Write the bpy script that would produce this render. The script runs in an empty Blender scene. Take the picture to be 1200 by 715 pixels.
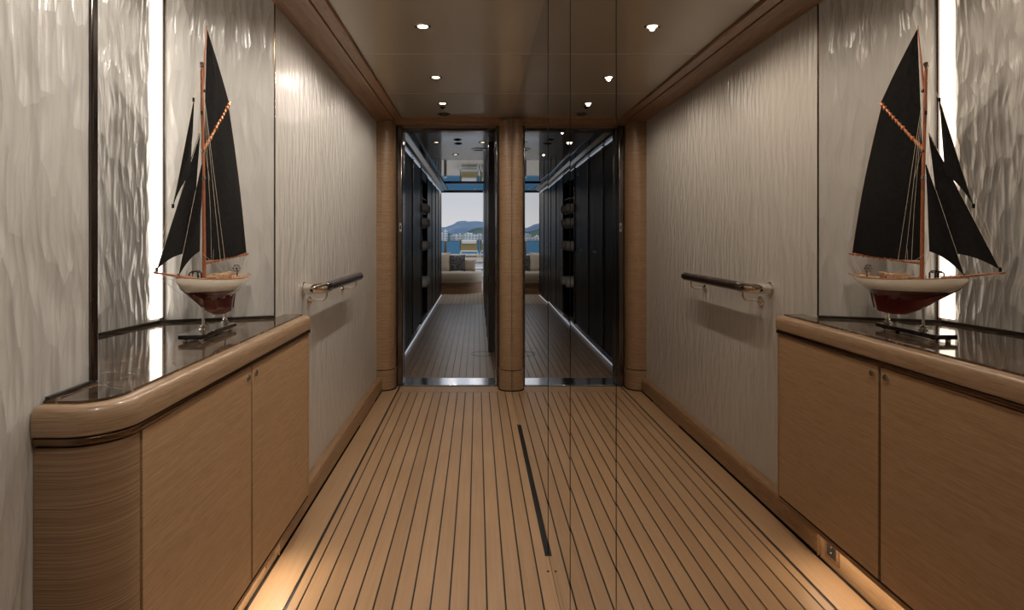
import bpy, bmesh, math, random
from mathutils import Vector, Matrix
random.seed(4)
S = bpy.context.scene
COL = S.collection
PI = math.pi

# ------------------------------------------------------------------ materials
def newmat(name):
    m = bpy.data.materials.new(name); m.use_nodes = True
    nt = m.node_tree
    return m, nt, nt.nodes['Principled BSDF']

def N(nt, typ, **kw):
    n = nt.nodes.new(typ)
    for k, v in kw.items():
        if hasattr(n, k): setattr(n, k, v)
        else: n.inputs[k].default_value = v
    return n

def plain(name, col, rough=.5, metal=0, spec=.5, coat=0, emis=None, es=0):
    m, nt, b = newmat(name)
    b.inputs['Base Color'].default_value = (*col, 1)
    b.inputs['Roughness'].default_value = rough
    b.inputs['Metallic'].default_value = metal
    b.inputs['Specular IOR Level'].default_value = spec
    b.inputs['Coat Weight'].default_value = coat
    if emis:
        b.inputs['Emission Color'].default_value = (*emis, 1)
        b.inputs['Emission Strength'].default_value = es
    # fine procedural wear in the gloss
    if metal == 0 and not emis:
        tc = N(nt, 'ShaderNodeTexCoord'); no = N(nt, 'ShaderNodeTexNoise'); no.inputs['Scale'].default_value = 40
        nt.links.new(tc.outputs['Object'], no.inputs['Vector'])
        mr = N(nt, 'ShaderNodeMapRange')
        mr.inputs['To Min'].default_value = max(rough-.04, .02); mr.inputs['To Max'].default_value = min(rough+.04, 1)
        nt.links.new(no.outputs['Fac'], mr.inputs['Value']); nt.links.new(mr.outputs[0], b.inputs['Roughness'])
    return m

def mapped(nt, scale, kind='Object'):
    tc = N(nt, 'ShaderNodeTexCoord'); mp = N(nt, 'ShaderNodeMapping')
    mp.inputs['Scale'].default_value = scale
    nt.links.new(tc.outputs[kind], mp.inputs['Vector'])
    return mp

def wood(name, dark, light, scale=(3, 3, 90), rough=.42, pore=.6, coat=0.0):
    m, nt, b = newmat(name)
    mp = mapped(nt, scale)
    n1 = N(nt, 'ShaderNodeTexNoise'); n1.inputs['Scale'].default_value = 1.6; n1.inputs['Detail'].default_value = 6; n1.inputs['Distortion'].default_value = .6
    nt.links.new(mp.outputs[0], n1.inputs['Vector'])
    mp2 = mapped(nt, tuple(s*2.6 for s in scale))
    n2 = N(nt, 'ShaderNodeTexNoise'); n2.inputs['Scale'].default_value = 2.2; n2.inputs['Detail'].default_value = 3
    nt.links.new(mp2.outputs[0], n2.inputs['Vector'])
    r = N(nt, 'ShaderNodeValToRGB')
    r.color_ramp.elements[0].position = .3; r.color_ramp.elements[0].color = (*dark, 1)
    r.color_ramp.elements[1].position = .68; r.color_ramp.elements[1].color = (*light, 1)
    nt.links.new(n1.outputs['Fac'], r.inputs['Fac'])
    r2 = N(nt, 'ShaderNodeValToRGB')
    r2.color_ramp.elements[0].position = .36; r2.color_ramp.elements[0].color = (pore, pore*.92, pore*.85, 1)
    r2.color_ramp.elements[1].position = .5; r2.color_ramp.elements[1].color = (1, 1, 1, 1)
    nt.links.new(n2.outputs['Fac'], r2.inputs['Fac'])
    mx = N(nt, 'ShaderNodeMixRGB', blend_type='MULTIPLY'); mx.inputs['Fac'].default_value = .8
    nt.links.new(r.outputs[0], mx.inputs[1]); nt.links.new(r2.outputs[0], mx.inputs[2])
    nt.links.new(mx.outputs[0], b.inputs['Base Color'])
    b.inputs['Roughness'].default_value = rough
    b.inputs['Coat Weight'].default_value = coat
    b.inputs['Coat Roughness'].default_value = .15
    bp = N(nt, 'ShaderNodeBump'); bp.inputs['Strength'].default_value = .15; bp.inputs['Distance'].default_value = .001
    nt.links.new(n2.outputs['Fac'], bp.inputs['Height']); nt.links.new(bp.outputs[0], b.inputs['Normal'])
    return m

def relief(name, col, strength=.8, fine=1.0, dist=.012):
    """pearly plaster pressed with long vertical brush strokes"""
    m, nt, b = newmat(name)
    tc = N(nt, 'ShaderNodeTexCoord')
    w = N(nt, 'ShaderNodeTexNoise'); w.inputs['Scale'].default_value = 5
    w.inputs['Detail'].default_value = 1
    nt.links.new(tc.outputs['Object'], w.inputs['Vector'])
    vm = N(nt, 'ShaderNodeVectorMath', operation='SUBTRACT'); vm.inputs[1].default_value = (.5, .5, .5)
    nt.links.new(w.outputs['Color'], vm.inputs[0])
    vs = N(nt, 'ShaderNodeVectorMath', operation='MULTIPLY'); vs.inputs[1].default_value = (.035, .035, .1)
    nt.links.new(vm.outputs[0], vs.inputs[0])
    va = N(nt, 'ShaderNodeVectorMath', operation='ADD')
    nt.links.new(tc.outputs['Object'], va.inputs[0]); nt.links.new(vs.outputs[0], va.inputs[1])
    def cells(sc, off):
        mp = N(nt, 'ShaderNodeMapping'); mp.inputs['Scale'].default_value = sc; mp.inputs['Location'].default_value = off
        nt.links.new(va.outputs[0], mp.inputs['Vector'])
        vo = N(nt, 'ShaderNodeTexVoronoi'); vo.feature = 'F1'; vo.inputs['Scale'].default_value = 1.0
        nt.links.new(mp.outputs[0], vo.inputs['Vector'])
        # a slanted facet inside each cell: one soft flank, one crisp edge
        sb = N(nt, 'ShaderNodeVectorMath', operation='SUBTRACT')
        nt.links.new(mp.outputs[0], sb.inputs[0]); nt.links.new(vo.outputs['Position'], sb.inputs[1])
        dt = N(nt, 'ShaderNodeVectorMath', operation='DOT_PRODUCT'); dt.inputs[1].default_value = (.45, .45, .55)
        nt.links.new(sb.outputs[0], dt.inputs[0])
        ad = N(nt, 'ShaderNodeMath', operation='MULTIPLY_ADD'); ad.inputs[1].default_value = .6
        nt.links.new(dt.outputs['Value'], ad.inputs[0]); nt.links.new(vo.outputs['Distance'], ad.inputs[2])
        return ad
    a1 = cells((24*fine, 24*fine, 5.5*fine), (0, 0, 0)); a2 = cells((52*fine, 52*fine, 9*fine), (3.3, 1.7, .4))
    ma = N(nt, 'ShaderNodeMath', operation='MULTIPLY_ADD'); ma.inputs[1].default_value = .28
    nt.links.new(a2.outputs[0], ma.inputs[0]); nt.links.new(a1.outputs[0], ma.inputs[2])
    bp = N(nt, 'ShaderNodeBump'); bp.inputs['Strength'].default_value = strength; bp.inputs['Distance'].default_value = dist
    nt.links.new(ma.outputs[0], bp.inputs['Height']); nt.links.new(bp.outputs[0], b.inputs['Normal'])
    b.inputs['Base Color'].default_value = (*col, 1)
    b.inputs['Roughness'].default_value = .33
    b.inputs['Specular IOR Level'].default_value = .6
    b.inputs['Coat Weight'].default_value = .5; b.inputs['Coat Roughness'].default_value = .15
    nt.links.new(bp.outputs[0], b.inputs['Coat Normal'])
    return m

def teak(name, a, c, rough=.38):
    m, nt, b = newmat(name)
    tc = N(nt, 'ShaderNodeTexCoord'); sx = N(nt, 'ShaderNodeSeparateXYZ')
    nt.links.new(tc.outputs['Object'], sx.inputs[0])
    m1 = N(nt, 'ShaderNodeMath', operation='ADD'); m1.inputs[1].default_value = .586
    m2 = N(nt, 'ShaderNodeMath', operation='DIVIDE'); m2.inputs[1].default_value = .0619
    m3 = N(nt, 'ShaderNodeMath', operation='FLOOR')
    nt.links.new(sx.outputs[0], m1.inputs[0]); nt.links.new(m1.outputs[0], m2.inputs[0]); nt.links.new(m2.outputs[0], m3.inputs[0])
    wn = N(nt, 'ShaderNodeTexWhiteNoise', noise_dimensions='1D'); nt.links.new(m3.outputs[0], wn.inputs['W'])
    mp = mapped(nt, (60, 2.0, 1))
    n1 = N(nt, 'ShaderNodeTexNoise'); n1.inputs['Scale'].default_value = 1.5; n1.inputs['Detail'].default_value = 5
    nt.links.new(mp.outputs[0], n1.inputs['Vector'])
    mpb = mapped(nt, (2, 1.2, 1))
    n3 = N(nt, 'ShaderNodeTexNoise'); n3.inputs['Scale'].default_value = 2; n3.inputs['Detail'].default_value = 3
    nt.links.new(mpb.outputs[0], n3.inputs['Vector'])
    ad = N(nt, 'ShaderNodeMath', operation='MULTIPLY_ADD'); ad.inputs[1].default_value = .22
    nt.links.new(wn.outputs[0], ad.inputs[0])
    ad2 = N(nt, 'ShaderNodeMath', operation='MULTIPLY_ADD'); ad2.inputs[1].default_value = .5
    nt.links.new(n1.outputs['Fac'], ad2.inputs[0]); nt.links.new(ad.outputs[0], ad2.inputs[2])
    m4 = N(nt, 'ShaderNodeMath', operation='MULTIPLY'); m4.inputs[1].default_value = .4
    nt.links.new(n3.outputs['Fac'], m4.inputs[0]); nt.links.new(m4.outputs[0], ad.inputs[2])
    r = N(nt, 'ShaderNodeValToRGB')
    r.color_ramp.elements[0].position = .3; r.color_ramp.elements[0].color = (*a, 1)
    r.color_ramp.elements[1].position = .8; r.color_ramp.elements[1].color = (*c, 1)
    nt.links.new(ad2.outputs[0], r.inputs['Fac']); nt.links.new(r.outputs[0], b.inputs['Base Color'])
    b.inputs['Roughness'].default_value = rough; b.inputs['Specular IOR Level'].default_value = .4
    return m

def marble(name):
    m, nt, b = newmat(name)
    mp = mapped(nt, (9, 9, 9))
    n0 = N(nt, 'ShaderNodeTexNoise'); n0.inputs['Scale'].default_value = 1.2; n0.inputs['Detail'].default_value = 8; n0.inputs['Distortion'].default_value = 1.5
    nt.links.new(mp.outputs[0], n0.inputs['Vector'])
    r = N(nt, 'ShaderNodeValToRGB')
    r.color_ramp.elements[0].position = .3; r.color_ramp.elements[0].color = (.02, .013, .009, 1)
    r.color_ramp.elements[1].position = .75; r.color_ramp.elements[1].color = (.13, .085, .055, 1)
    nt.links.new(n0.outputs['Fac'], r.inputs['Fac'])
    vo = N(nt, 'ShaderNodeTexVoronoi'); vo.feature = 'DISTANCE_TO_EDGE'; vo.inputs['Scale'].default_value = 1.5
    mxv = N(nt, 'ShaderNodeMixRGB'); mxv.inputs['Fac'].default_value = .35
    nt.links.new(mp.outputs[0], mxv.inputs[1]); nt.links.new(n0.outputs['Color'], mxv.inputs[2])
    nt.links.new(mxv.outputs[0], vo.inputs['Vector'])
    r2 = N(nt, 'ShaderNodeValToRGB')
    r2.color_ramp.elements[0].position = 0; r2.color_ramp.elements[0].color = (1, 1, 1, 1)
    r2.color_ramp.elements[1].position = .03; r2.color_ramp.elements[1].color = (0, 0, 0, 1)
    nt.links.new(vo.outputs['Distance'], r2.inputs['Fac'])
    mx = N(nt, 'ShaderNodeMixRGB'); mx.inputs[2].default_value = (.28, .2, .13, 1)
    nt.links.new(r2.outputs[0], mx.inputs['Fac']); nt.links.new(r.outputs[0], mx.inputs[1])
    nt.links.new(mx.outputs[0], b.inputs['Base Color'])
    b.inputs['Roughness'].default_value = .06; b.inputs['Specular IOR Level'].default_value = .5
    return m

def fabric(name, a, c, scale=120, rough=.9, bump=.3):
    m, nt, b = newmat(name)
    mp = mapped(nt, (1, 1, 1))
    n = N(nt, 'ShaderNodeTexNoise'); n.inputs['Scale'].default_value = scale; n.inputs['Detail'].default_value = 2
    nt.links.new(mp.outputs[0], n.inputs['Vector'])
    r = N(nt, 'ShaderNodeValToRGB')
    r.color_ramp.elements[0].position = .35; r.color_ramp.elements[0].color = (*a, 1)
    r.color_ramp.elements[1].position = .65; r.color_ramp.elements[1].color = (*c, 1)
    nt.links.new(n.outputs['Fac'], r.inputs['Fac']); nt.links.new(r.outputs[0], b.inputs['Base Color'])
    b.inputs['Roughness'].default_value = rough
    bp = N(nt, 'ShaderNodeBump'); bp.inputs['Strength'].default_value = bump; bp.inputs['Distance'].default_value = .002
    nt.links.new(n.outputs['Fac'], bp.inputs['Height']); nt.links.new(bp.outputs[0], b.inputs['Normal'])
    return m

M = {}
M['relief'] = relief('pearl_relief', (.58, .565, .54), .8, 1.0, .012)
M['relief_deep'] = relief('pearl_relief_deep', (.58, .565, .54), 1.0, 1.35, .022)
M['relief_near'] = relief('pearl_relief_near', (.58, .565, .54), .9, 1.05, .015)
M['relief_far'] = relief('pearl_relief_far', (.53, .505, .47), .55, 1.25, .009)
M['oak'] = wood('oak_horizontal', (.36, .222, .118), (.47, .305, .172), (4, 4, 200), .45, .72)
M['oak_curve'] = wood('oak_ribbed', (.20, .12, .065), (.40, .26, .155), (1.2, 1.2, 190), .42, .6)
M['nosing'] = wood('oak_nosing', (.30, .195, .115), (.39, .26, .16), (3, 3, 120), .36, coat=.2)
M['oak_long'] = wood('oak_along', (.24, .135, .066), (.35, .21, .115), (60, 3, 60), .38, coat=.15)
M['oak_plain'] = wood('oak_dark_cornice', (.23, .12, .06), (.33, .185, .098), (60, 3, 60), .34, coat=.25)
M['post'] = wood('post_wood', (.23, .135, .073), (.34, .215, .12), (5, 5, 130), .42, .5, coat=.12)
M['teak'] = teak('teak_deck', (.36, .22, .12), (.48, .31, .178), .42)
M['teak_shaded'] = teak('teak_deck_shaded', (.22, .14, .085), (.33, .22, .145), .36)  # darker, greyer copy of the deck teak; the passage's dim light put into colour
M['teak_out'] = teak('teak_weathered', (.45, .34, .24), (.58, .46, .34), .6)
M['caulk'] = plain('black_caulk', (.012, .010, .009), .5)
M['void'] = plain('dark_gap', (.008, .007, .006), .95, spec=.03)
M['marble'] = marble('dark_brown_marble')
M['ceil'] = plain('ceiling_lacquer', (.33, .275, .21), .22, coat=.35)
M['ceil2'] = plain('inner_ceiling_lacquer', (.44, .39, .36), .2, coat=.5)
M['gloss_ceil'] = plain('mirror_gloss_ceiling', (.62, .66, .70), .03, metal=.9)
M['line'] = plain('pale_joint', (.62, .52, .41), .5)
M['chrome'] = plain('polished_chrome', (.78, .74, .68), .07, metal=1)
M['steel'] = plain('polished_steel', (.75, .76, .78), .12, metal=1)
M['darksteel'] = plain('dark_polished_steel', (.16, .14, .13), .14, metal=1)
M['bronze'] = plain('bronze_strip', (.20, .13, .085), .22, metal=1)
M['mirror'] = plain('mirror_silver', (.60, .56, .52), .0, metal=1)
M['mirror_edge'] = plain('mirror_edge_dark', (.03, .025, .02), .3)
M['locker'] = plain('dark_lacquer', (.014, .009, .007), .38, spec=.15)
M['locker_edge'] = plain('locker_edge_metal', (.22, .21, .22), .2, metal=1)
M['darkwood'] = wood('dark_varnish', (.014, .009, .007), (.035, .022, .016), (40, 3, 40), .3, coat=.1)
M['leather'] = fabric('dark_leather', (.018, .009, .009), (.04, .02, .018), 160, .22, .6)
M['leather'].node_tree.nodes['Principled BSDF'].inputs['Coat Weight'].default_value = .7
M['towel'] = fabric('white_towel', (.7, .7, .72), (.85, .85, .87), 200, .95)
M['sofa'] = fabric('cream_upholstery', (.62, .54, .44), (.74, .65, .54), 60)
M['sofabase'] = wood('sofa_base_wood', (.30, .17, .09), (.42, .26, .15), (3, 3, 60), .5)
M['greycush'] = fabric('dark_patterned_fabric', (.03, .03, .035), (.19, .18, .18), 28)
M['beige'] = fabric('beige_cushion_fabric', (.42, .34, .26), (.55, .46, .36), 60)
M['khaki'] = fabric('khaki_fabric', (.30, .24, .09), (.40, .32, .13), 40)
M['white'] = plain('white_paint', (.78, .77, .74), .35)
M['sail'] = fabric('black_sailcloth', (.006, .0055, .0055), (.011, .010, .0095), 70, .95, .2)
M['sail'].node_tree.nodes['Principled BSDF'].inputs['Specular IOR Level'].default_value = .12
M['hullwhite'] = plain('ivory_hull_paint', (.72, .66, .56), .22, coat=.6)
M['hullred'] = plain('burgundy_hull_paint', (.12, .016, .014), .16, coat=.8)
M['mast'] = wood('reddish_mast_wood', (.28, .085, .035), (.42, .15, .07), (20, 20, 4), .35)
M['copper'] = plain('copper_varnish', (.62, .26, .12), .25, metal=.35)
M['cord'] = plain('rigging_cord', (.62, .55, .44), .7)
M['ropegold'] = fabric('straw_rope', (.50, .32, .17), (.72, .52, .32), 80)
M['deckwood'] = wood('model_deck', (.36, .20, .09), (.50, .30, .15), (80, 6, 6), .4)
M['blackbase'] = plain('black_gloss_base', (.006, .005, .005), .08, coat=.8)
M['blackmetal'] = plain('black_metal', (.015, .014, .013), .3, metal=.6)
M['lens'] = plain('lamp_lens', (1, .9, .75), .4, emis=(1, .80, .56), es=16)
M['lens2'] = plain('lamp_lens_dim', (1, .9, .75), .4, emis=(1, .78, .5), es=3.5)
M['led'] = plain('niche_led', (1, .95, .88), .4, emis=(1, .90, .78), es=5.0)
M['kickled'] = plain('kick_led', (1, .9, .7), .4, emis=(1, .88, .68), es=38)
M['lockglint'] = plain('locker_glint', (.8, .85, 1), .4, emis=(.78, .86, 1), es=.4)  # emission stands in for daylight glinting off the locker trim, not a lamp
M['socket'] = plain('socket_plastic', (.03, .027, .024), .35)
def sea_mat():
    m, nt, b = newmat('sea_water')
    b.inputs['Base Color'].default_value = (.045, .15, .24, 1)
    b.inputs['Roughness'].default_value = .8; b.inputs['Specular IOR Level'].default_value = .05
    mp = mapped(nt, (.15, .6, 1)); n = N(nt, 'ShaderNodeTexNoise'); n.inputs['Scale'].default_value = 1; n.inputs['Detail'].default_value = 5
    nt.links.new(mp.outputs[0], n.inputs['Vector'])
    bp = N(nt, 'ShaderNodeBump'); bp.inputs['Strength'].default_value = .8; bp.inputs['Distance'].default_value = .3
    nt.links.new(n.outputs['Fac'], bp.inputs['Height']); nt.links.new(bp.outputs[0], b.inputs['Normal'])
    return m
M['sea'] = sea_mat()
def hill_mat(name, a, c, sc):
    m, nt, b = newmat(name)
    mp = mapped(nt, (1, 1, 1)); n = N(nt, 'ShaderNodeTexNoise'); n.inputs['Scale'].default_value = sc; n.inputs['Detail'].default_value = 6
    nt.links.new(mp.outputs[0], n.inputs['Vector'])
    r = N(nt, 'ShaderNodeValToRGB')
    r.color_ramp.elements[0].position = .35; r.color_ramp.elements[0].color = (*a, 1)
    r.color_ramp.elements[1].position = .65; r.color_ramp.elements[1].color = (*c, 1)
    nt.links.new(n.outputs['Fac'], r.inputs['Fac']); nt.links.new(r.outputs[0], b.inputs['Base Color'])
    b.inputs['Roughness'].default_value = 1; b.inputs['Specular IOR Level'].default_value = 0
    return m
M['hill'] = hill_mat('haze_blue_mountain', (.17, .24, .33), (.26, .33, .42), .004)  # blue haze of distance put into the colour
M['shore'] = hill_mat('wooded_shore', (.07, .12, .11), (.14, .19, .17), .03)
def facade_mat(name, col):
    m, nt, b = newmat(name)
    mp = mapped(nt, (.25, .25, .33)); br = N(nt, 'ShaderNodeTexBrick')
    tc = N(nt, 'ShaderNodeTexCoord'); sx = N(nt, 'ShaderNodeSeparateXYZ'); cx = N(nt, 'ShaderNodeCombineXYZ')
    nt.links.new(mp.outputs[0], sx.inputs[0]); nt.links.new(sx.outputs[0], cx.inputs[0]); nt.links.new(sx.outputs[2], cx.inputs[1])
    nt.links.new(cx.outputs[0], br.inputs['Vector'])
    br.offset = 0
    br.inputs['Color1'].default_value = (.42, .43, .45, 1); br.inputs['Color2'].default_value = (.5, .5, .5, 1)
    br.inputs['Mortar'].default_value = (*col, 1); br.inputs['Scale'].default_value = 1
    br.inputs['Mortar Size'].default_value = .2; br.inputs['Brick Width'].default_value = 1.0; br.inputs['Row Height'].default_value = 1.0
    nt.links.new(br.outputs['Color'], b.inputs['Base Color']); b.inputs['Roughness'].default_value = .8
    return m
M['fac1'] = facade_mat('facade_white', (.95, .93, .9)); M['fac2'] = facade_mat('facade_cream', (.85, .78, .68)); M['fac3'] = facade_mat('facade_grey', (.55, .56, .58))

# ------------------------------------------------------------------ helpers
class MB:
    def __init__(s): s.bm = bmesh.new(); s.mi = 0
    def _f(s, vs, smooth=False):
        try:
            f = s.bm.faces.new(vs); f.material_index = s.mi; f.smooth = smooth; return f
        except ValueError: return None
    def box(s, x0, x1, y0, y1, z0, z1, bev=0, seg=2):
        x0, x1 = sorted((x0, x1)); y0, y1 = sorted((y0, y1)); z0, z1 = sorted((z0, z1))
        v = [s.bm.verts.new((x, y, z)) for x in (x0, x1) for y in (y0, y1) for z in (z0, z1)]
        fs = [s._f([v[i] for i in q]) for q in ((0, 1, 3, 2), (4, 6, 7, 5), (0, 4, 5, 1), (2, 3, 7, 6), (0, 2, 6, 4), (1, 5, 7, 3))]
        if bev:
            es = list({e for f in fs for e in f.edges})
            r = bmesh.ops.bevel(s.bm, geom=es, offset=bev, segments=seg, affect='EDGES', profile=.5)
            for f in r['faces']: f.material_index = s.mi; f.smooth = True
        return s
    def quad(s, *ps):
        s._f([s.bm.verts.new(p) for p in ps]); return s
    def prism(s, poly, z0, z1, smooth=False):
        a = [s.bm.verts.new((p[0], p[1], z0)) for p in poly]; b = [s.bm.verts.new((p[0], p[1], z1)) for p in poly]
        s._f(a[::-1]); s._f(b)
        n = len(poly)
        for i in range(n): s._f([a[i], a[(i+1) % n], b[(i+1) % n], b[i]], smooth)
        return s
    def extrude_y(s, prof, y0, y1, smooth=False):   # prof of (x, z)
        a = [s.bm.verts.new((p[0], y0, p[1])) for p in prof]; b = [s.bm.verts.new((p[0], y1, p[1])) for p in prof]
        s._f(a[::-1]); s._f(b)
        n = len(prof)
        for i in range(n): s._f([a[i], a[(i+1) % n], b[(i+1) % n], b[i]], smooth)
        return s
    def extrude_x(s, prof, x0, x1, smooth=False):   # prof of (y, z)
        a = [s.bm.verts.new((x0, p[0], p[1])) for p in prof]; b = [s.bm.verts.new((x1, p[0], p[1])) for p in prof]
        s._f(a); s._f(b[::-1])
        n = len(prof)
        for i in range(n): s._f([a[i], a[(i+1) % n], b[(i+1) % n], b[i]], smooth)
        return s
    def sweep(s, path, prof, smooth=True):
        """path: plan points; prof: (out, z) closed; outward = right-hand side given by normals"""
        rings = []
        n = len(path)
        for i, p in enumerate(path):
            a = Vector(path[max(i-1, 0)]); c = Vector(path[min(i+1, n-1)])
            t = (c-a).normalized(); nrm = Vector((-t.y, t.x))
            rings.append([s.bm.verts.new((p[0]+nrm.x*o, p[1]+nrm.y*o, z)) for o, z in prof])
        m = len(prof)
        for i in range(n-1):
            for j in range(m): s._f([rings[i][j], rings[i][(j+1) % m], rings[i+1][(j+1) % m], rings[i+1][j]], smooth)
        s._f(rings[0][::-1]); s._f(rings[-1])
        return s
    def tube(s, pts, r, n=8, r1=None, cap=True):
        pts = [Vector(p) for p in pts]; k = len(pts); rings = []
        for i, p in enumerate(pts):
            t = (pts[min(i+1, k-1)]-pts[max(i-1, 0)]).normalized()
            up = Vector((0, 0, 1)) if abs(t.z) < .9 else Vector((1, 0, 0))
            u = t.cross(up).normalized(); w = t.cross(u).normalized()
            rr = r if r1 is None else r+(r1-r)*i/(k-1)
            rings.append([s.bm.verts.new(p+(u*math.cos(2*PI*j/n)+w*math.sin(2*PI*j/n))*rr) for j in range(n)])
        for i in range(k-1):
            for j in range(n): s._f([rings[i][j], rings[i][(j+1) % n], rings[i+1][(j+1) % n], rings[i+1][j]], True)
        if cap: s._f(rings[0][::-1]); s._f(rings[-1])
        return s
    def lathe(s, prof, origin, axis='z', n=28):   # prof (r, h)
        o = Vector(origin); rings = []
        for r, h in prof:
            ring = []
            for j in range(n):
                a = 2*PI*j/n; c, d = r*math.cos(a), r*math.sin(a)
                v = {'z': (c, d, h), 'x': (h, c, d), 'y': (c, h, d)}[axis]
                ring.append(s.bm.verts.new(o+Vector(v)))
            rings.append(ring)
        for i in range(len(prof)-1):
            for j in range(n): s._f([rings[i][j], rings[i][(j+1) % n], rings[i+1][(j+1) % n], rings[i+1][j]], True)
        if prof[0][0] > 1e-6: s._f(rings[0][::-1])
        if prof[-1][0] > 1e-6: s._f(rings[-1])
        return s
    def grid(s, pts, smooth=True):   # pts[i][j] Vectors
        V = [[s.bm.verts.new(p) for p in row] for row in pts]
        for i in range(len(V)-1):
            for j in range(len(V[0])-1): s._f([V[i][j], V[i+1][j], V[i+1][j+1], V[i][j+1]], smooth)
        return s
    def build(s, name, mats, parent=None, recalc=True, weld=False):
        if weld: bmesh.ops.remove_doubles(s.bm, verts=s.bm.verts, dist=1e-5)
        if recalc: bmesh.ops.recalc_face_normals(s.bm, faces=s.bm.faces)
        for e_ in s.bm.edges:
            if len(e_.link_faces) == 2 and e_.calc_face_angle(0) > .92: e_.smooth = False
        me = bpy.data.meshes.new(name); s.bm.to_mesh(me); s.bm.free()
        for m in (mats if isinstance(mats, (list, tuple)) else [mats]): me.materials.append(M[m])
        o = bpy.data.objects.new(name, me); COL.objects.link(o)
        if parent: o.parent = parent
        return o

def struct(o): o['kind'] = 'structure'; return o
def tag(o, label, cat, group=None, kind=None):
    o['label'] = label; o['category'] = cat
    if group: o['group'] = group
    if kind: o['kind'] = kind
    return o
def thing(name, label, cat, loc=(0, 0, 0), rz=0, group=None):
    o = bpy.data.objects.new(name, None); COL.objects.link(o); o.location = loc; o.rotation_euler = (0, 0, rz)
    o.empty_display_size = .05
    return tag(o, label, cat, group)
def copy_tree(o, parent=None):
    c = o.copy(); COL.objects.link(c); c.parent = parent
    for ch in list(o.children): copy_tree(ch, c)
    return c
def arc(cx, cy, r, a0, a1, n=12):
    return [(cx+r*math.cos(math.radians(a0+(a1-a0)*i/n)), cy+r*math.sin(math.radians(a0+(a1-a0)*i/n))) for i in range(n+1)]

# ------------------------------------------------------------------ constants
MX = .271          # mirror face
WL = -.79          # left wall face
CZ = 2.157         # ceiling
YE = 4.60          # end of first passage
YB = -1.6          # wall behind the camera

# ------------------------------------------------------------------ floor
PITCH = .0619
def plank_floor(mb, x0s, y0, y1, gap=.0052):
    pass
f = MB()
f.mi = 1; f.box(-1.35, .40, YB-.1, YE+.12, -.05, -.004)
f.mi = 0
seams = [-.586+PITCH*k for k in range(14)]
def plank(a, b, y0, y1): f.box(a, b, y0, y1, -.0045, 0)
g = .0030
py1 = YE-.075
plank(-.745, -.631, YB, YE+.1)
plank(-.619, -.586-g, YB, py1)
for a, b in zip(seams[:-1], seams[1:]): plank(a+g, b-g, YB, py1)
plank(seams[-1]+g, .258, YB, py1)
plank(.2585, .2705, YB, 2.20)
plank(.2585, .2705, 3.75, YE+.1)
plank(-.6185, .258, py1+.005, YE+.1)
plank(-.7455, -1.2, YB, 1.0)
struct(f.build('floor', ['teak', 'caulk']))
# two small fixing screws where the mirror track ends
s_ = MB().lathe([(0, 0), (.0045, 0), (.0045, .0012), (0, .0016)], (MX-.0135, 2.10, 0), n=14).build('floor_screw', 'blackmetal')
tag(s_, 'small dark screw in the teak at the foot of the mirror wall', 'screw')

# threshold
t = MB().box(-.66, .178, 4.725, 4.965, -.01, .006, .002).build('trim_1', 'steel'); struct(t)

# inner passage floor and outer deck
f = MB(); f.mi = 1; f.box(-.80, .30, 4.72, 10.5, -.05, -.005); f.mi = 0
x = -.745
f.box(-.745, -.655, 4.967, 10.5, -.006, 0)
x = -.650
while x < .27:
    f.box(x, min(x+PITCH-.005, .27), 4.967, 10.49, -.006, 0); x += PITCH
struct(f.build('floor_passage', ['teak_shaded', 'caulk']))
f = MB(); f.mi = 1; f.box(-3.2, 3.2, 10.5, 15.6, -.05, -.005); f.mi = 0
x = -3.2
while x < 3.15:
    f.box(x, x+PITCH*1.3-.006, 10.52, 15.6, -.006, 0); x += PITCH*1.3
f.box(-3.2, 3.2, 10.5, 10.515, -.006, .0)
struct(f.build('floor_deck', ['teak_out', 'caulk']))
# steps up to the sun deck
f = MB(); f.mi = 0
f.box(-3.2, 3.2, 15.6, 26, -.05, .15); f.box(-3.2, 3.2, 16.7, 26, .15, .30); f.box(-3.2, 3.2, 17.9, 26, .30, .45)
f.mi = 1
for y, z in ((15.6, .15), (16.7, .30), (17.9, .45)): f.box(-3.2, 3.2, y-.03, y+.02, z-.05, z+.004)
x = -3.2
f.mi = 2
while x < 3.1:
    f.box(x, x+.075, 17.93, 26, .45, .455); x += .081
struct(f.build('trim_2', ['white', 'steel', 'teak_out']))

# ------------------------------------------------------------------ walls (relief panels), niche
w = MB(); w.box(-.93, -.836, YB, 1.25, 0, 2.2); w.box(-1.30, -.93, 1.19, 1.25, 0, 2.2)
struct(w.build('wall_left_near', 'relief_near'))
C1 = (-1.167, 2.138); C0 = (-1.285, 1.25); C2 = (WL, 2.267)
w = MB(); w.prism([C0, C1, (C1[0]-.06, C1[1]), (C0[0]-.06, C0[1])], 0, 2.2)
struct(w.build('wall_niche_side', 'relief_deep'))
w = MB(); w.prism([C1, C2, (C2[0]-.004, C2[1]+.001), (C2[0]-.06, C2[1]+.05), (C1[0]-.06, C1[1]+.06)], 0, 2.2)
struct(w.build('wall_niche_back', 'relief'))
w = MB(); w.box(WL-.06, WL, 2.271, YE+.2, 0, 2.2)
struct(w.build('wall_left_far', 'relief_far'))
w = MB(); w.box(-1.0, .5, YB-.06, YB, 0, 2.2); struct(w.build('wall_back', 'relief_far'))
w = MB(); w.box(MX+.014, MX+.08, YB, YE+.15, 0, 2.2); struct(w.build('wall_right', 'mirror_edge'))
# metal edge strips of the panels
t = MB(); t.box(-.862, -.829, 1.251, 1.272, .895, CZ, .003); struct(t.build('trim_3', 'darksteel'))
t = MB(); t.box(WL-.002, WL+.0015, 2.264, 2.270, .9, CZ-.02); struct(t.build('trim_4', 'bronze'))
d = Vector((C1[0]-C0[0], C1[1]-C0[1])).normalized()

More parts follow.
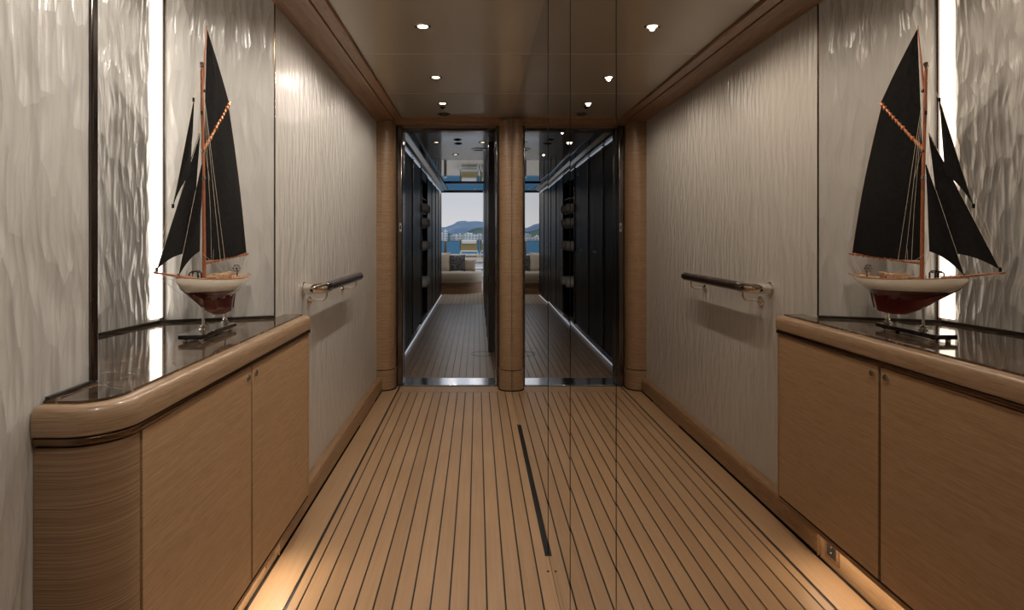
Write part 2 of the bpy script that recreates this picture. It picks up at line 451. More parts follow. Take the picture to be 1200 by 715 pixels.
# niche light: vertical lit strip in the corner
p = thing('strip_light', 'tall bright vertical light strip in the niche corner behind model yacht', 'light', (0, 0, 0))
a = Vector(C1)-d*.056; b_ = Vector(C1)-d*.004
nn = Vector((d.y, -d.x))
q = MB()
q.prism([(a.x+nn.x*.001, a.y+nn.y*.001), (b_.x+nn.x*.001, b_.y+nn.y*.001), (b_.x+nn.x*.009, b_.y+nn.y*.009), (a.x+nn.x*.009, a.y+nn.y*.009)], .915, CZ-.012)
q.build('diffuser', 'led', p)
q = MB(); a2 = Vector(C1)-d*.0035
q.prism([(a2.x+nn.x*.001, a2.y+nn.y*.001), (a2.x+nn.x*.001+.003, a2.y+.0035), (a2.x+nn.x*.013+.003, a2.y+.0025), (a2.x+nn.x*.013, a2.y)], .905, CZ-.01)
q.build('edge_profile', 'darksteel', p)

# ------------------------------------------------------------------ mirror wall
joints = [(-1.6, 1.13), (1.13, 1.69), (1.69, 2.215), (2.215, 4.60)]
lab = ['tall tinted mirror wall panel nearest the viewer, reflecting the yacht and cabinet',
       'tall mirror wall panel second from the viewer, between two fine dark joints',
       'narrow looking mirror panel third from the viewer, beside the end of the black floor groove',
       'farthest mirror wall panel, next to the round wooden post and above the black floor groove']
yaws = [0, .0, -.0006, -.0010]
bows = [0, .0020, .0020, .0006]   # the panes are very slightly bowed, which breaks the reflected plank lines at each joint
for i, (y0, y1) in enumerate(joints):
    p = thing('mirror_panel', lab[i], 'mirror', (MX, (y0+y1)/2, 0), yaws[i], 'mirror wall panels')
    h = (y1-y0)/2-.0012
    k_ = 32; MB().prism([(.5*bows[i]*(h*(2*q/k_-1))**2/h, h*(2*q/k_-1)) for q in range(k_+1)]+[(.006, h), (.006, -h)], .004, CZ-.002, True).build('glass', 'mirror', p)
    MB().box(.0062, .012, -h-.001, h+.001, .004, CZ-.002).build('backing', 'mirror_edge', p)
# dark pull joints
for y in (1.13, 1.69, 2.215):
    struct(MB().box(MX-.0006, MX+.01, y-.0013, y+.0013, 0, CZ).build('trim_5', 'void'))

# black floor groove is the open slot left in the floor between 2.20 and 3.75 (dark base shows)

# ------------------------------------------------------------------ baseboard left, floor gap
prof = [(WL, .004), (-.748, .004), (-.748, .085), (-.755, .100), (-.775, .108), (WL, .108)]
b = MB(); b.extrude_y(prof, 2.20, YE-.03)
struct(b.build('baseboard_left', 'oak_long'))
b = MB()
b.box(-.748, -.7455, 2.2, 3.7, .0, .012)
b.box(-.748, -.7455, 4.25, YE-.03, .0, .010)
struct(b.build('trim_6', 'void'))
b = MB(); b.box(-.836, -.80, YB, 1.0, 0, .108, .004); struct(b.build('baseboard_near', 'oak_long'))

# ------------------------------------------------------------------ cornice + ceiling
cor = [(WL, 2.120), (WL+.012, 2.118), (-.755, 2.122), (-.715, 2.133), (-.680, 2.139), (-.662, 2.139), (-.660, 2.147), (-.652, 2.147), (-.650, 2.139), (-.60, 2.143), (-.595, 2.150), (-.595, CZ+.01), (WL, CZ+.01)]
b = MB(); b.extrude_y(cor, 2.262, YE+.0)
struct(b.build('trim_7', 'oak_plain'))
b = MB(); b.extrude_y([(x, z) for x, z in cor], 1.2, 2.262)   # cornice continues over the niche
b.extrude_y([(x, z) for x, z in cor], YB, 1.2)
struct(b.build('trim_8', 'oak_plain'))
# ceiling panels
c = MB(); c.mi = 0
ys = [YB, -.30, .53, 1.35, 2.18, 3.0, 3.82, YE+.0]
for y0, y1 in zip(ys[:-1], ys[1:]): c.box(-.597, MX+.002, y0+.003, y1-.003, CZ, CZ+.02)
c.box(-1.35, -.792, 1.0, 2.35, CZ-.02, CZ+.02)
c.mi = 1
for y0 in ys[1:-1]: c.box(-.597, MX+.002, y0-.0028, y0+.0028, CZ+.0006, CZ+.02)
c.mi = 0; c.box(-1.4, .5, YB, YE+.2, CZ+.021, CZ+.08)
struct(c.build('ceiling', ['ceil', 'line']))

# lintel over the doorway
l = MB(); l.extrude_x([(YE, CZ+.01), (YE, 2.150), (YE+.02, 2.138), (YE+.05, 2.130), (YE+.05, 2.118), (YE+.19, 2.106), (YE+.20, CZ+.1)], WL, MX)
struct(l.build('trim_9', 'oak_plain'))
l = MB(); l.box(-.66, .20, 4.78, 4.86, 2.085, 2.26); struct(l.build('trim_10', 'darksteel'))

# pilaster at the left and round post at the right of the doorway
def pil(x0, x1, y0, y1, r, side, z0, z1, grow=0):
    if side > 0: pts = [(x0, y0-grow)]+arc(x1+grow-r, y0-grow+r, r, -90, 0)+[(x1+grow, y1), (x0, y1)]
    else: pts = [(x1, y1), (x0-grow, y1)]+arc(x0-grow+r, y0-grow+r, r, 180, 270)+[(x1, y0-grow)]
    return pts
for nm, a in (('trim_11', (WL, -.655, 4.56, 4.79, .10, 1)), ('trim_12', (.178, MX-.0004, 4.55, 4.78, .085, -1))):
    m_ = MB()
    m_.prism(pil(*a, 0, 0), .165, 2.135, True)
    m_.prism(pil(*a, 0, 0, .004), .008, .158, True)
    m_.mi = 1; m_.prism(pil(*a, 0, 0, -.003), 0, .165); m_.prism(pil(*a, 0, 0, .008), 0, .008)
    o = m_.build(nm, ['post', 'void']); struct(o)

# metal door jambs
j = MB(); j.box(-.653, -.602, 4.70, 4.80, .006, 2.12, .012, 3); j.box(-.655, -.600, 4.80, 4.84, .006, 2.2, .004)
struct(j.build('door_1', 'darksteel'))
j = MB(); j.box(.155, .176, 4.70, 4.80, .006, 2.12, .007, 3); struct(j.build('door_2', 'darksteel'))
j = thing('latch_plate', 'small steel latch plate on the dark metal door jamb', 'latch', (-.620, 4.699, 1.29))
MB().box(-.010, .010, -.003, .002, -.035, .035, .002).build('plate', 'steel', j)
MB().box(-.004, .004, -.0045, -.003, -.016, .016, .0008).build('keyhole', 'void', j)

# ------------------------------------------------------------------ inner passage
w = MB(); w.box(.178, .26, 4.80, 6.1, 0, 2.3); w.box(.126, .26, 6.1, 12.3, 0, 2.3)
struct(w.build('wall_passage_right', 'darkwood'))
w = MB()
for i in range(5):
    y = 6.12+i*.9; w.box(.118, .1265, y, y+.03, 0, 2.25, .003)
w.box(.165, .179, 5.3, 5.33, 0, 2.25, .003)
struct(w.build('trim_13', 'locker_edge'))
w = MB(); w.box(-1.35, -1.30, 4.78, 12.2, 0, 2.4); struct(w.build('wall_passage_left', 'darkwood'))
w = MB(); w.box(-1.30, -.66, 4.79, 4.85, 0, 2.4); struct(w.build('wall_passage_front', 'darkwood'))
c = MB(); c.mi = 0; c.box(-1.3, .3, 4.82, 7.54, 2.21, 2.26); struct(c.build('ceiling_passage', 'ceil2'))
c = MB(); c.box(-1.3, 3.2, 7.55, 10.6, 2.212, 2.26); c.box(-3.2, 3.2, 10.62, 12.6, 2.205, 2.26)
struct(c.build('ceiling_gloss', 'gloss_ceil'))
c = MB(); c.box(-3.2, 3.2, 10.60, 10.63, 2.19, 2.26); c.box(-3.2, 3.2, 12.6, 12.66, 2.18, 2.30); struct(c.build('trim_14', 'darksteel'))
s_ = MB(); s_.extrude_y([(-.80, 2.155), (-.735, 2.155), (-.70, 2.165), (-.66, 2.19), (-.645, 2.185), (-.60, 2.188), (-.59, 2.21), (-.80, 2.21)], 4.84, 12.0)
struct(s_.build('trim_15', 'darksteel'))
# lockers
edges = [4.86, 5.89, 6.72, 7.76, 8.64, 9.56, 10.4, 11.2, 12.0]
names = ['first dark lacquered locker just past the metal door jamb', 'second dark lacquered locker on the left of the dim passage',
         'third dark lacquered locker, directly before the towel shelves', 'tall dark open shelf unit holding rolled white towels',
         'dark lacquered locker directly after the towel shelves', 'third dark locker from the far end of the passage',
         'second to last dark locker of the passage', 'last dark lacquered locker beside the cream sofa']
XF = -.745
for i, (y0, y1) in enumerate(zip(edges[:-1], edges[1:])):
    g_ = 'lockers along the passage'
    p = thing('locker' if i != 3 else 'towel_shelf_unit', names[i], 'locker' if i != 3 else 'shelf', (XF, y0, 0), 0, g_)
    W = y1-y0
    if i != 3:
        MB().box(-.5, -.022, .004, W-.004, 0, 2.15).build('body', 'locker', p)
        for k in range(2):
            d_ = MB().box(-.021, 0, .006+k*W/2, W/2-.006+k*W/2, .09, 2.11, .003).build('door', 'locker', p)
            hy = W/2-.05 if k == 0 else W/2+.05
            MB().lathe([(0, .006), (.012, .005), (.014, 0)], (0, hy, 1.05), 'x', 16).build('knob', 'steel', d_)
    else:
        b = MB(); b.box(-.5, -.46, .004, W-.004, 0, 2.15); b.box(-.46, 0, .004, .03, 0, 2.15); b.box(-.46, 0, W-.03, W-.004, 0, 2.15); b.box(-.46, 0, .03, W-.03, 0, .1)
        b.box(-.46, 0, .03, W-.03, 2.0, 2.15)
        b.build('body', 'locker', p)
        for z in (.52, 1.03, 1.35, 1.55, 1.76): MB().box(-.459, -.01, .031, W-.031, z-.012, z+.0).build('shelf', 'locker', p)
    MB().box(-.0215, .012, W-.020, W-.001, .08, 2.12, .004).build('edge_strip', 'locker_edge', p)
    MB().extrude_y([(-.03, .0), (.012, .0), (.006, .03), (-.012, .06), (-.03, .065)], .004, W-.004).build('kick_strip', 'steel', p)
    MB().box(.0125, .017, .01, W-.01, .012, .024, .001).build('kick_glint', 'lockglint', p)  # glowing stand-in for the bright reflection along the glossy kick
    MB().box(-.02, .002, .06, W-.08, 2.128, 2.146, .006, 3).build('top_glint', 'lockglint', p)  # glowing stand-in for daylight glints along the locker top
for z, lvl in ((.52, 'bottom'), (1.03, 'second lowest'), (1.35, 'middle'), (1.55, 'upper')):
    for k, yy in enumerate((7.98, 8.42)):
        r_ = .062
        tw = MB(); pr = []
        L_ = .40
        tw.lathe([(0, -.0), (r_*.55, .0), (r_*.92, .006), (r_, .02), (r_, L_-.02), (r_*.92, L_-.006), (r_*.55, L_), (0, L_)], (0, 0, r_), 'x', 20)
        # spiral fold of the roll end
        tw.tube([(L_+.001, math.cos(a)*r_*(.12+.10*a), r_+math.sin(a)*r_*(.12+.10*a)) for a in [q*.5 for q in range(15)]], .004, 5)
        o = tw.build('rolled_towel', 'towel'); o.location = (XF-.34, yy, z+.0005)
        tag(o, 'rolled white towel on the %s shelf of the dark unit, %s' % (lvl, 'its nearer one' if k == 0 else 'its farther one'), 'towel', 'rolled towels on dark shelves')

# floor hatch ring in inner passage
t = MB()
pts = [(.055+.115*math.cos(a*PI/24), 6.02+.115*math.sin(a*PI/24), .0) for a in range(49)]
t.tube(pts, .0025, 6, cap=False)
tag(t.build('floor_hatch', 'blackmetal'), 'round hatch outline set flush in the dim passage floor', 'hatch')
for k, (x, y) in enumerate(((-.57, 5.75), (-.50, 5.48), (-.55, 5.2))):
    o = MB().lathe([(.009, 0), (.009, .003), (.006, .005), (0, .0055)], (x, y, 0), n=14).build('floor_stud', 'steel')
    tag(o, 'small steel floor stud near the lockers, %s' % ('the farthest' , 'the middle one', 'the nearest to the threshold')[k], 'stud', 'floor studs')

# ------------------------------------------------------------------ ceiling lights
def downlight(x, y, z, r, lens, label, grp, power, col=(1, .90, .78)):
    p = thing('downlight', label, 'light', (x, y, z), 0, grp)
    MB().lathe([(r, 0), (r, -.004), (r*.92, -.006), (r*.72, -.004), (r*.70, -.0005)], (0, 0, 0), n=32).build('bezel', 'chrome', p)
    MB().lathe([(r*.69, -.0008), (r*.5, -.0035), (0, -.0042)], (0, 0, 0), n=24).build('lens', lens, p)
    for sx in (-1, 1): MB().lathe([(.004, 0), (.004, -.007), (.002, -.009), (0, -.009)], (sx*r*1.02, 0, 0), n=10).build('clip', 'blackmetal', p)
    if power:
        ld = bpy.data.lights.new('lamp_glow', 'SPOT'); ld.energy = power; ld.color = col
        ld.spot_size = math.radians(169); ld.spot_blend = .45; ld.shadow_soft_size = .010
        lo = bpy.data.objects.new('lamp_glow', ld); COL.objects.link(lo); lo.location = (0, 0, -.011); lo.parent = p
    return p
G1 = 'downlights of the near passage'
PW = 26
downlight(-.243, 2.60, CZ, .031, 'lens', 'round chrome ceiling spotlight nearest the viewer', G1, PW)
downlight(-.243, 3.43, CZ, .031, 'lens', 'round chrome ceiling spotlight in the middle of the near ceiling', G1, PW*.75)
downlight(-.243, 4.10, CZ, .031, 'lens', 'round chrome ceiling spotlight closest to the doorway lintel', G1, PW*.4)
downlight(-.243, 1.72, CZ, .031, 'lens', 'round ceiling spotlight above the cabinet, outside the frame', G1, PW*1.15)
downlight(-.243, .55, CZ, .031, 'lens', 'round ceiling spotlight beside the viewer, outside the frame', G1, PW*1.15)
downlight(-1.0, 1.72, CZ-.02, .025, 'lens', 'added unseen spotlight in the niche ceiling above the yacht, outside the frame', G1, 5.5)  # added lamp, unseen, to brighten the niche and rake its panels
G2 = 'downlights of the dim passage'
for x, y, lb in ((-.425, 6.1, 'left of the pair in the dim passage ceiling'), (.06, 6.1, 'right of the pair in the dim passage ceiling'),
                 (-.258, 7.0, 'single and farthest one in the dim passage ceiling'), (-.266, 5.5, 'first one behind the lintel')):
    downlight(x, y, 2.21, .034, 'lens2', 'small warm spotlight, '+lb, G2, 1.2)
for x in (-.5, -.05): downlight(x, 11.9, 2.205, .03, 'lens2', 'added warm spotlight in the glossy ceiling over the sofa, %s' % ('left one' if x < -.3 else 'right one'), 'added downlights over the sofa', 14)  # added lamps that brighten the sofa under the roof
# sprinkler, smoke ring, vents
p = thing('sprinkler', 'small dark sprinkler head on the ceiling beyond the third spotlight', 'sprinkler', (-.25, 4.22, CZ))
MB().lathe([(.022, 0), (.022, -.003), (.014, -.006), (.006, -.014), (0, -.014)], (0, 0, 0), n=20).build('rose', 'bronze', p)
MB().lathe([(.012, -.016), (.012, -.018), (0, -.0185)], (0, 0, 0), n=12).build('deflector', 'blackmetal', p)
p = thing('ceiling_ring', 'flat round dark ring in the ceiling just before the lintel', 'detector', (-.255, 4.46, CZ))
MB().lathe([(.047, 0), (.047, -.004), (.040, -.007), (.034, -.006), (.033, 0)], (0, 0, 0), n=32).build('ring', 'blackmetal', p)
MB().lathe([(.032, -.0005), (.02, -.003), (0, -.004)], (0, 0, 0), n=24).build('cover', 'ceil', p)
p = thing('ceiling_speaker', 'large round speaker ring in the dim passage ceiling by right wall', 'speaker', (.02, 6.6, 2.21))
MB().lathe([(.085, 0), (.085, -.006), (.07, -.009), (.06, -.004)], (0, 0, 0), n=36).build('ring', 'steel', p)
MB().lathe([(.059, -.002), (.03, -.006), (0, -.007)], (0, 0, 0), n=24).build('grille', 'blackmetal', p)
for k, y in enumerate((5.95, 6.2)):
    p = thing('ceiling_vent', 'small dark round vent between the pair of dim spotlights, %s' % ('nearer one' if k == 0 else 'farther one'), 'vent', (-.2, y, 2.21), 0, 'small ceiling vents')
    MB().lathe([(.042, 0), (.042, -.003), (.03, -.006), (.02, -.012), (0, -.013)], (0, 0, 0), n=20).build('cap', 'blackmetal', p)
# ------------------------------------------------------------------ cabinet
XD = -.688; YN = 1.09; YF = 2.375; R = .09; TOP = .893
front = [(XD, YF), (XD, YN+R)]+arc(XD-R, YN+R, R, 0, -90, 14)+[(-.832, YN)]
cab = thing('cabinet', 'low oak cabinet with rounded end and two doors against left wall', 'cabinet', (0, 0, 0))
body = [(XD-.014, YF-.003), (-.784, YF-.003), (-.784, 2.262), (-1.155, 2.130), (-1.268, 1.262), (-.832, 1.262), (-.832, YN+.014)]+[(x, y) for x, y in arc(XD-.014-(R-.01), YN+.014+(R-.01), R-.01, -90, 0, 10)]
MB().prism(body, .155, .866).build('body', 'void', cab)
# bottom board, kick plate
b = MB(); b.prism([(XD-.004, YF-.004), (-.784, YF-.004), (-.784, 1.30), (-.832, 1.26), (-.832, YN+.004)]+arc(XD-.004-R, YN+.004+R, R, -90, 0, 10), .135, .1545)
b.build('bottom_board', 'oak_long', cab)
b = MB(); b.box(-.80, -.757, 1.22, 2.196, 0, .134); b.build('kick_plate', 'oak', cab)
# rounded end panel
ep = [(XD, YN+R+.004), (XD, YN+R)]+arc(XD-R, YN+R, R, 0, -90, 16)+[(-.833, YN), (-.833, YN+.013)]+arc(XD-R, YN+R, R-.013, -90, 0, 16)+[(XD-.013, YN+R+.004)]
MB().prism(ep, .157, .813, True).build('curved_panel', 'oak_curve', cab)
for k, (y0, y1) in enumerate(((YN+R+.015, 1.769), (1.781, YF-.012))):
    dr = MB().box(XD-.013, XD, y0, y1, .160, .813, .0012, 1).build('door', 'oak', cab)
    ky = 1.745 if k == 0 else 1.806
    MB().lathe([(.0115, 0), (.0125, .002), (.010, .004), (.0045, .0035), (.004, .001), (0, .001)], (XD, ky, .785), 'x', 20).build('lock', 'chrome', dr)
MB().box(XD-.013, XD+.001, YF-.009, YF-.002, .155, .815).build('end_stile', 'oak', cab)
# metal strip and nosing
pth = front[::-1]
MB().sweep([(x, y) for x, y in front], [(-.016, .818), (.004, .818), (.006, .8205), (.006, .8295), (.004, .832), (-.016, .832)]).build('metal_strip', 'bronze', cab)
npf = [(-.026, .833), (.002, .833), (.0075, .836), (.0085, .845), (.0085, .866), (.006, .878), (.0005, .8865), (-.007, .8895), (-.026, .8895)]
MB().sweep(front, npf).build('nosing', 'nosing', cab)
o = MB().box(XD-.002, XD+.0, 1.2, 2.36, .1545, .158).build('shadow_gap', 'void', cab)

# marble worktop
ins = .026
mt = [(XD-ins, YF-.002), (XD-ins, YN+R)]+arc(XD-R, YN+R, R-ins, 0, -90, 12)+[(-.834, YN+ins), (-.834, 1.251), (-1.283, 1.252), (-1.172, 2.132), (WL-.0, 2.262), (WL+.001, YF-.002)]
mm = MB(); mm.prism(mt, .867, .895)
wt = mm.build('countertop', 'marble')
tag(wt, 'polished dark brown marble top lying on the oak cabinet', 'countertop')
u = MB()
def upstand(pa, pb, h=.010, th=.008, sgn=1):
    a = Vector(pa); b = Vector(pb); t_ = (b-a).normalized(); n_ = Vector((t_.y, -t_.x))*sgn*th
    u.prism([tuple(a), tuple(b), tuple(b+n_), tuple(a+n_)], .8955, .8955+h)
off = Vector((.002, 0))
upstand((C0[0]+.003, C0[1]+.002), (C1[0]-.0, C1[1]-.004))
upstand((C1[0]+.004, C1[1]-.006), (C2[0]+.004, C2[1]-.004))
upstand((-.8335, YN+.03), (-.8335, 1.25), .006)
struct(u.build('trim_16', 'mirror_edge'))

# under-cabinet light and socket
p = thing('under_cabinet_light', 'warm light strip hidden beneath the oak cabinet lighting the floor', 'light', (-.708, 1.7, .1345))
MB().box(-.008, .008, -.50, .46, -.006, 0).build('housing', 'kickled', p)
p = thing('power_socket', 'small dark power socket in the lit plinth under cabinet', 'socket', (-.757, 2.12, .065))
MB().box(0, .004, -.042, .042, -.042, .042, .0015).build('frame', 'oak_plain', p)
MB().box(.004, .006, -.026, .026, -.026, .026, .0008).build('face', 'socket', p)
b = MB()
for dz in (-.01, .01): b.lathe([(.004, 0), (.004, .001), (0, .001)], (.006, 0, dz), 'x', 10)
b.build('pin_holes', 'chrome', p)

# ------------------------------------------------------------------ handrail
RX = -.705; RZ = .977
hr = thing('handrail', 'dark leather wrapped handrail with chrome ends on the pale left wall', 'handrail', (0, 0, 0))
n_ = 40; pts = [(RX, 2.74+(3.47-2.74)*i/n_, RZ) for i in range(n_+1)]
MB().tube(pts, .0235, 24).build('leather_grip', 'leather', hr)
b = MB(); b.lathe([(.0235, 0), (.0242, .004), (.0225, .014), (.016, .022), (.006, .026), (0, .0262)], (RX, 3.47, RZ), 'y', 24)
b.build('end_cap', 'chrome', hr)
b = MB()
el = [(RX, 2.742, RZ), (RX, 2.70, RZ)]+[(RX-.05+.05*math.cos(a), 2.68-.05*math.sin(a), RZ) for a in [PI/2*i/10 for i in range(11)]]+[(WL+.012, 2.63, RZ), (WL+.001, 2.63, RZ)]
b.tube(el, .0245, 24)
b.lathe([(.0262, 0), (.0262, .014)], (RX, 2.732, RZ), 'y', 24)
b.lathe([(.030, .001), (.030, .006), (.026, .009)], (WL, 2.63, RZ), 'x', 24)
b.build('elbow', 'chrome', hr)
for y in (2.72, 3.38):
    b = MB()
    arcp = [(RX, y, RZ-.022), (RX, y, RZ-.035)]+[(RX-.022+.022*math.cos(a), y, RZ-.040-.022*math.sin(a)) for a in [PI/2*i/8 for i in range(9)]]+[(WL+.010, y, RZ-.062)]
    b.tube(arcp, .0048, 12)
    b.lathe([(0, .018), (.007, .017), (.010, .012), (.020, .009), (.023, .005), (.023, .001)], (WL, y, RZ-.066), 'x', 24)
    b.build('bracket', 'chrome', hr)

# ------------------------------------------------------------------ model yacht
BX, BY, BZ = -.86, 1.85, .8955
yt = thing('model_yacht', 'model sailing yacht with black sails and red keel on the marble top', 'model boat', (BX, BY, BZ))
def P(D, z, dx=0): return Vector((dx, D-BY, z-.006*(1.877-z)/.8-BZ))
def lerp(a, b, t): return a+(b-a)*t
def interp(tab, u):
    for (u0, v0), (u1, v1) in zip(tab[:-1], tab[1:]):
        if u <= u1: return lerp(v0, v1, max(0, (u-u0)/(u1-u0)))
    return tab[-1][1]
def cint(tab, u):   # smooth interpolation (Catmull-Rom on table)
    n = len(tab)
    for i in range(n-1):
        if u <= tab[i+1][0] or i == n-2:
            t = (u-tab[i][0])/(tab[i+1][0]-tab[i][0]); t = min(max(t, 0), 1)
            p0 = tab[max(i-1, 0)][1]; p1 = tab[i][1]; p2 = tab[i+1][1]; p3 = tab[min(i+2, n-1)][1]
            return .5*((2*p1)+(p2-p0)*t+(2*p0-5*p1+4*p2-p3)*t*t+(3*p1-p0-3*p2+p3)*t**3)
D0, D1 = 1.650, 2.163
sheer = [(0, 1.098), (.2, 1.088), (.5, 1.078), (.8, 1.074), (1, 1.079)]
beam = [(0, .001), (.08, .018), (.25, .044), (.45, .058), (.65, .058), (.85, .042), (1, .022)]
bott = [(0, 1.090), (.05, 1.068), (.14, 1.045), (.25, 1.018), (.36, .988), (.5, .962), (.62, .957), (.745, .960), (.785, 1.010), (.81, 1.030), (.88, 1.045), (1, 1.071)]
hullb = [(0, 1.090), (.05, 1.068), (.14, 1.048), (.3, 1.025), (.5, 1.014), (.7, 1.016), (.82, 1.03), (.9, 1.048), (1, 1.071)]
wl = [(0, 1.0555), (.5, 1.041), (1, 1.031)]
def hull(part):
    mb = MB(); rows = []
    for i in range(61):
        u = i/60; D = lerp(D0, D1, u); zs = cint(sheer, u); zb = min(interp(bott, u), zs-.002); zh = max(min(interp(hullb, u), zs-.002), zb)
        bm_ = max(cint(beam, u), .0008); zw = interp(wl, u)
        def halfw(z):
            if z >= zh:
                t = (zs-z)/max(zs-zh, 1e-4)
                ww = bm_*(1-t**2.6)**.62 if t < 1 else 0
                kw = .006*min(1, (zs-zb)/.06) if zb < zh-.001 else 0
                return max(ww, kw, .0004)
            t = (z-zb)/max(zh-zb, 1e-4)
            return .0045+.0055*t
        if part == 'top': za, zc = zs, max(min(zw, zs), zb)
        else: za, zc = max(min(zw, zs), zb), zb
        K = 12 if part == 'top' else 18
        zz = [lerp(za, zc, k/K) for k in range(K+1)]
        row = [P(D, z, -halfw(z)) for z in zz]
        back = [P(D, z, halfw(z)) for z in zz[::-1]]
        rows.append(row+back)
    V = [[mb.bm.verts.new(p) for p in r] for r in rows]
    n = len(V[0])
    for i in range(60):
        for j in range(n-1):
            mb._f([V[i][j], V[i+1][j], V[i+1][j+1], V[i][j+1]], True)
        if part == 'top': pass
    mb._f(V[-1]); mb._f(V[0][::-1])
    return mb
hull('top').build('topsides', 'hullwhite', yt, weld=True)
hull('low').build('underbody', 'hullred', yt, weld=True)
dk = MB()
rows = [[P(lerp(D0+.004, D1-.002, i/40), cint(sheer, i/40)-.004, s*max(cint(beam, i/40)-.0015, .0005)) for s in (-1, -.5, 0, .5, 1)] for i in range(41)]
dk.grid(rows); dk.build('deck', 'deckwood', yt)
for s in (-1, 1):
    MB().tube([P(lerp(D0+.002, D1, i/40), cint(sheer, i/40)+.0012, s*max(cint(beam, i/40), .0005)) for i in range(41)], .0016, 6).build('toe_rail', 'mast', yt)
# keel rudder line
MB().tube([P(2.073, 1.03), P(2.052, .968)], .0035, 8).build('rudder_post', 'hullred', yt)
# spars
MB().tube([P(1.829, 1.075), P(1.823, 1.40), P(1.810, 1.757)], .0058, 12, .0042).build('lower_mast', 'mast', yt)
MB().tube([P(1.818, 1.66, .0), P(1.832, 1.77), P(1.846, 1.882)], .0040, 10, .0018).build('topmast', 'mast', yt)
for pr, q in (([(.0072, 0), (.0072, .012), (.0055, .014)], P(1.811, 1.742)), ([(.0075, 0), (.0075, .010)], P(1.819, 1.665)), ([(.007, 0), (.007, .010)], P(1.823, 1.395)),
              ([(.0078, 0), (.0078, .008)], P(1.823, 1.48)), ([(.0085, 0), (.0085, .006)], P(1.829, 1.078))):
    MB().lathe(pr, q).build('mast_band', 'chrome', yt)
gf = [P(1.820, 1.487), P(1.922, 1.585), P(2.022, 1.682)]
MB().tube(gf, .0058, 10, .0042).build('gaff', 'copper', yt)
b = MB()
for t in [i/14 for i in range(1, 14)]:
    q = gf[0].lerp(gf[2], t); dirv = (gf[2]-gf[0]).normalized()
    b.tube([q-dirv*.003+Vector((0, 0, 0)), q+dirv*.003], .0075 if int(t*14) % 3 else .009, 8)
b.build('gaff_lashing', 'copper', yt)
MB().tube([P(1.822, 1.133), P(2.0, 1.143), P(2.195, 1.153)], .0045, 10, .003).build('boom', 'mast', yt)
b = MB()
for i in range(12):
    t = .06+i*.08; q = P(lerp(1.822, 2.195, t), lerp(1.133, 1.153, t)); MB().tube([q+Vector((0, -.0015, 0)), q+Vector((0, .0015, .0003))], .0058, 8).build('boom_lashing', 'copper', yt)
MB().tube([P(1.745, 1.094), P(1.65, 1.105), P(1.536, 1.122)], .0048, 10, .0028).build('bowsprit', 'mast', yt)

def sail(name, A, B, C_, D_, belly, n=20, mlt=1.0, bulge=0, bulge_side='BC'):
    """quad A-B-C-D as grid; A head/luff top, B leech top, C leech foot, D luff foot"""
    mb = MB(); th = .0007
    for side in (-1, 1):
        rows = []
        for i in range(n+1):
            u = i/n; L0 = A.lerp(D_, u); R0 = B.lerp(C_, u)
            R0 = R0+Vector((0, bulge*math.sin(PI*u), 0))
            row = []
            for j in range(n+1):
                v = j/n; p = L0.lerp(R0, v)
                wv = belly*math.sin(PI*v)*(math.sin(PI*min(u, .999))*.8+.2*u)
                wv += .0010*math.sin(v*13+u*5)*math.sin(PI*v)
                row.append(p+Vector((wv+side*th, 0, -.006*math.sin(PI*v)*u if abs(bulge) > 0 else 0)))
            rows.append(row)
        mb.grid(rows)
    o = mb.build(name, 'sail', yt, recalc=False)
    return o
sail('mainsail', P(1.829, 1.488), P(2.014, 1.668), P(2.176, 1.158), P(1.832, 1.142), .020, bulge=.012)
sail('topsail', P(1.848, 1.872), P(1.850, 1.868), P(2.016, 1.682), P(1.828, 1.503), .010, bulge=.006)
jb = MB()
def tri(name, H, T, Cc, belly, hollow=0, n=18):
    mb = MB(); th = .0007
    for side in (-1, 1):
        rows = []
        for i in range(n+1):
            u = i/n; a = H.lerp(T, u); c = H.lerp(Cc, u)+Vector((0, hollow*math.sin(PI*u)*-1, 0)); row = []
            for j in range(n+1):
                v = j/n; p = a.lerp(c, v)
                wv = belly*math.sin(PI*v)*math.sin(PI*(u*.9+.05))*1.0+.0012*math.sin(u*11+v*4)*math.sin(PI*v)*u
                row.append(p+Vector((wv+side*th, 0, .012*math.sin(PI*v)*u*u)))
            rows.append(row)
        mb.grid(rows)
    return mb.build(name, 'sail', yt, recalc=False)
tri('flying_jib', P(1.757, 1.625), P(1.634, 1.304), P(1.736, 1.405), .008, .0)
tri('jib', P(1.800, 1.535), P(1.549, 1.129), P(1.742, 1.168), -.014, 0)
tri('staysail', P(1.810, 1.44), P(1.664, 1.104), P(1.797, 1.172), .012)
# sail edge ropes
b = MB()
b.tube([P(lerp(2.014, 2.176, i/16)+.012*math.sin(PI*i/16), lerp(1.668, 1.158, i/16)) for i in range(17)], .0012, 5)
b.tube([P(lerp(1.848, 2.016, i/10)+.004*math.sin(PI*i/10), lerp(1.872, 1.682, i/10)) for i in range(11)], .0010, 5)
b.build('leech_rope', 'copper', yt)
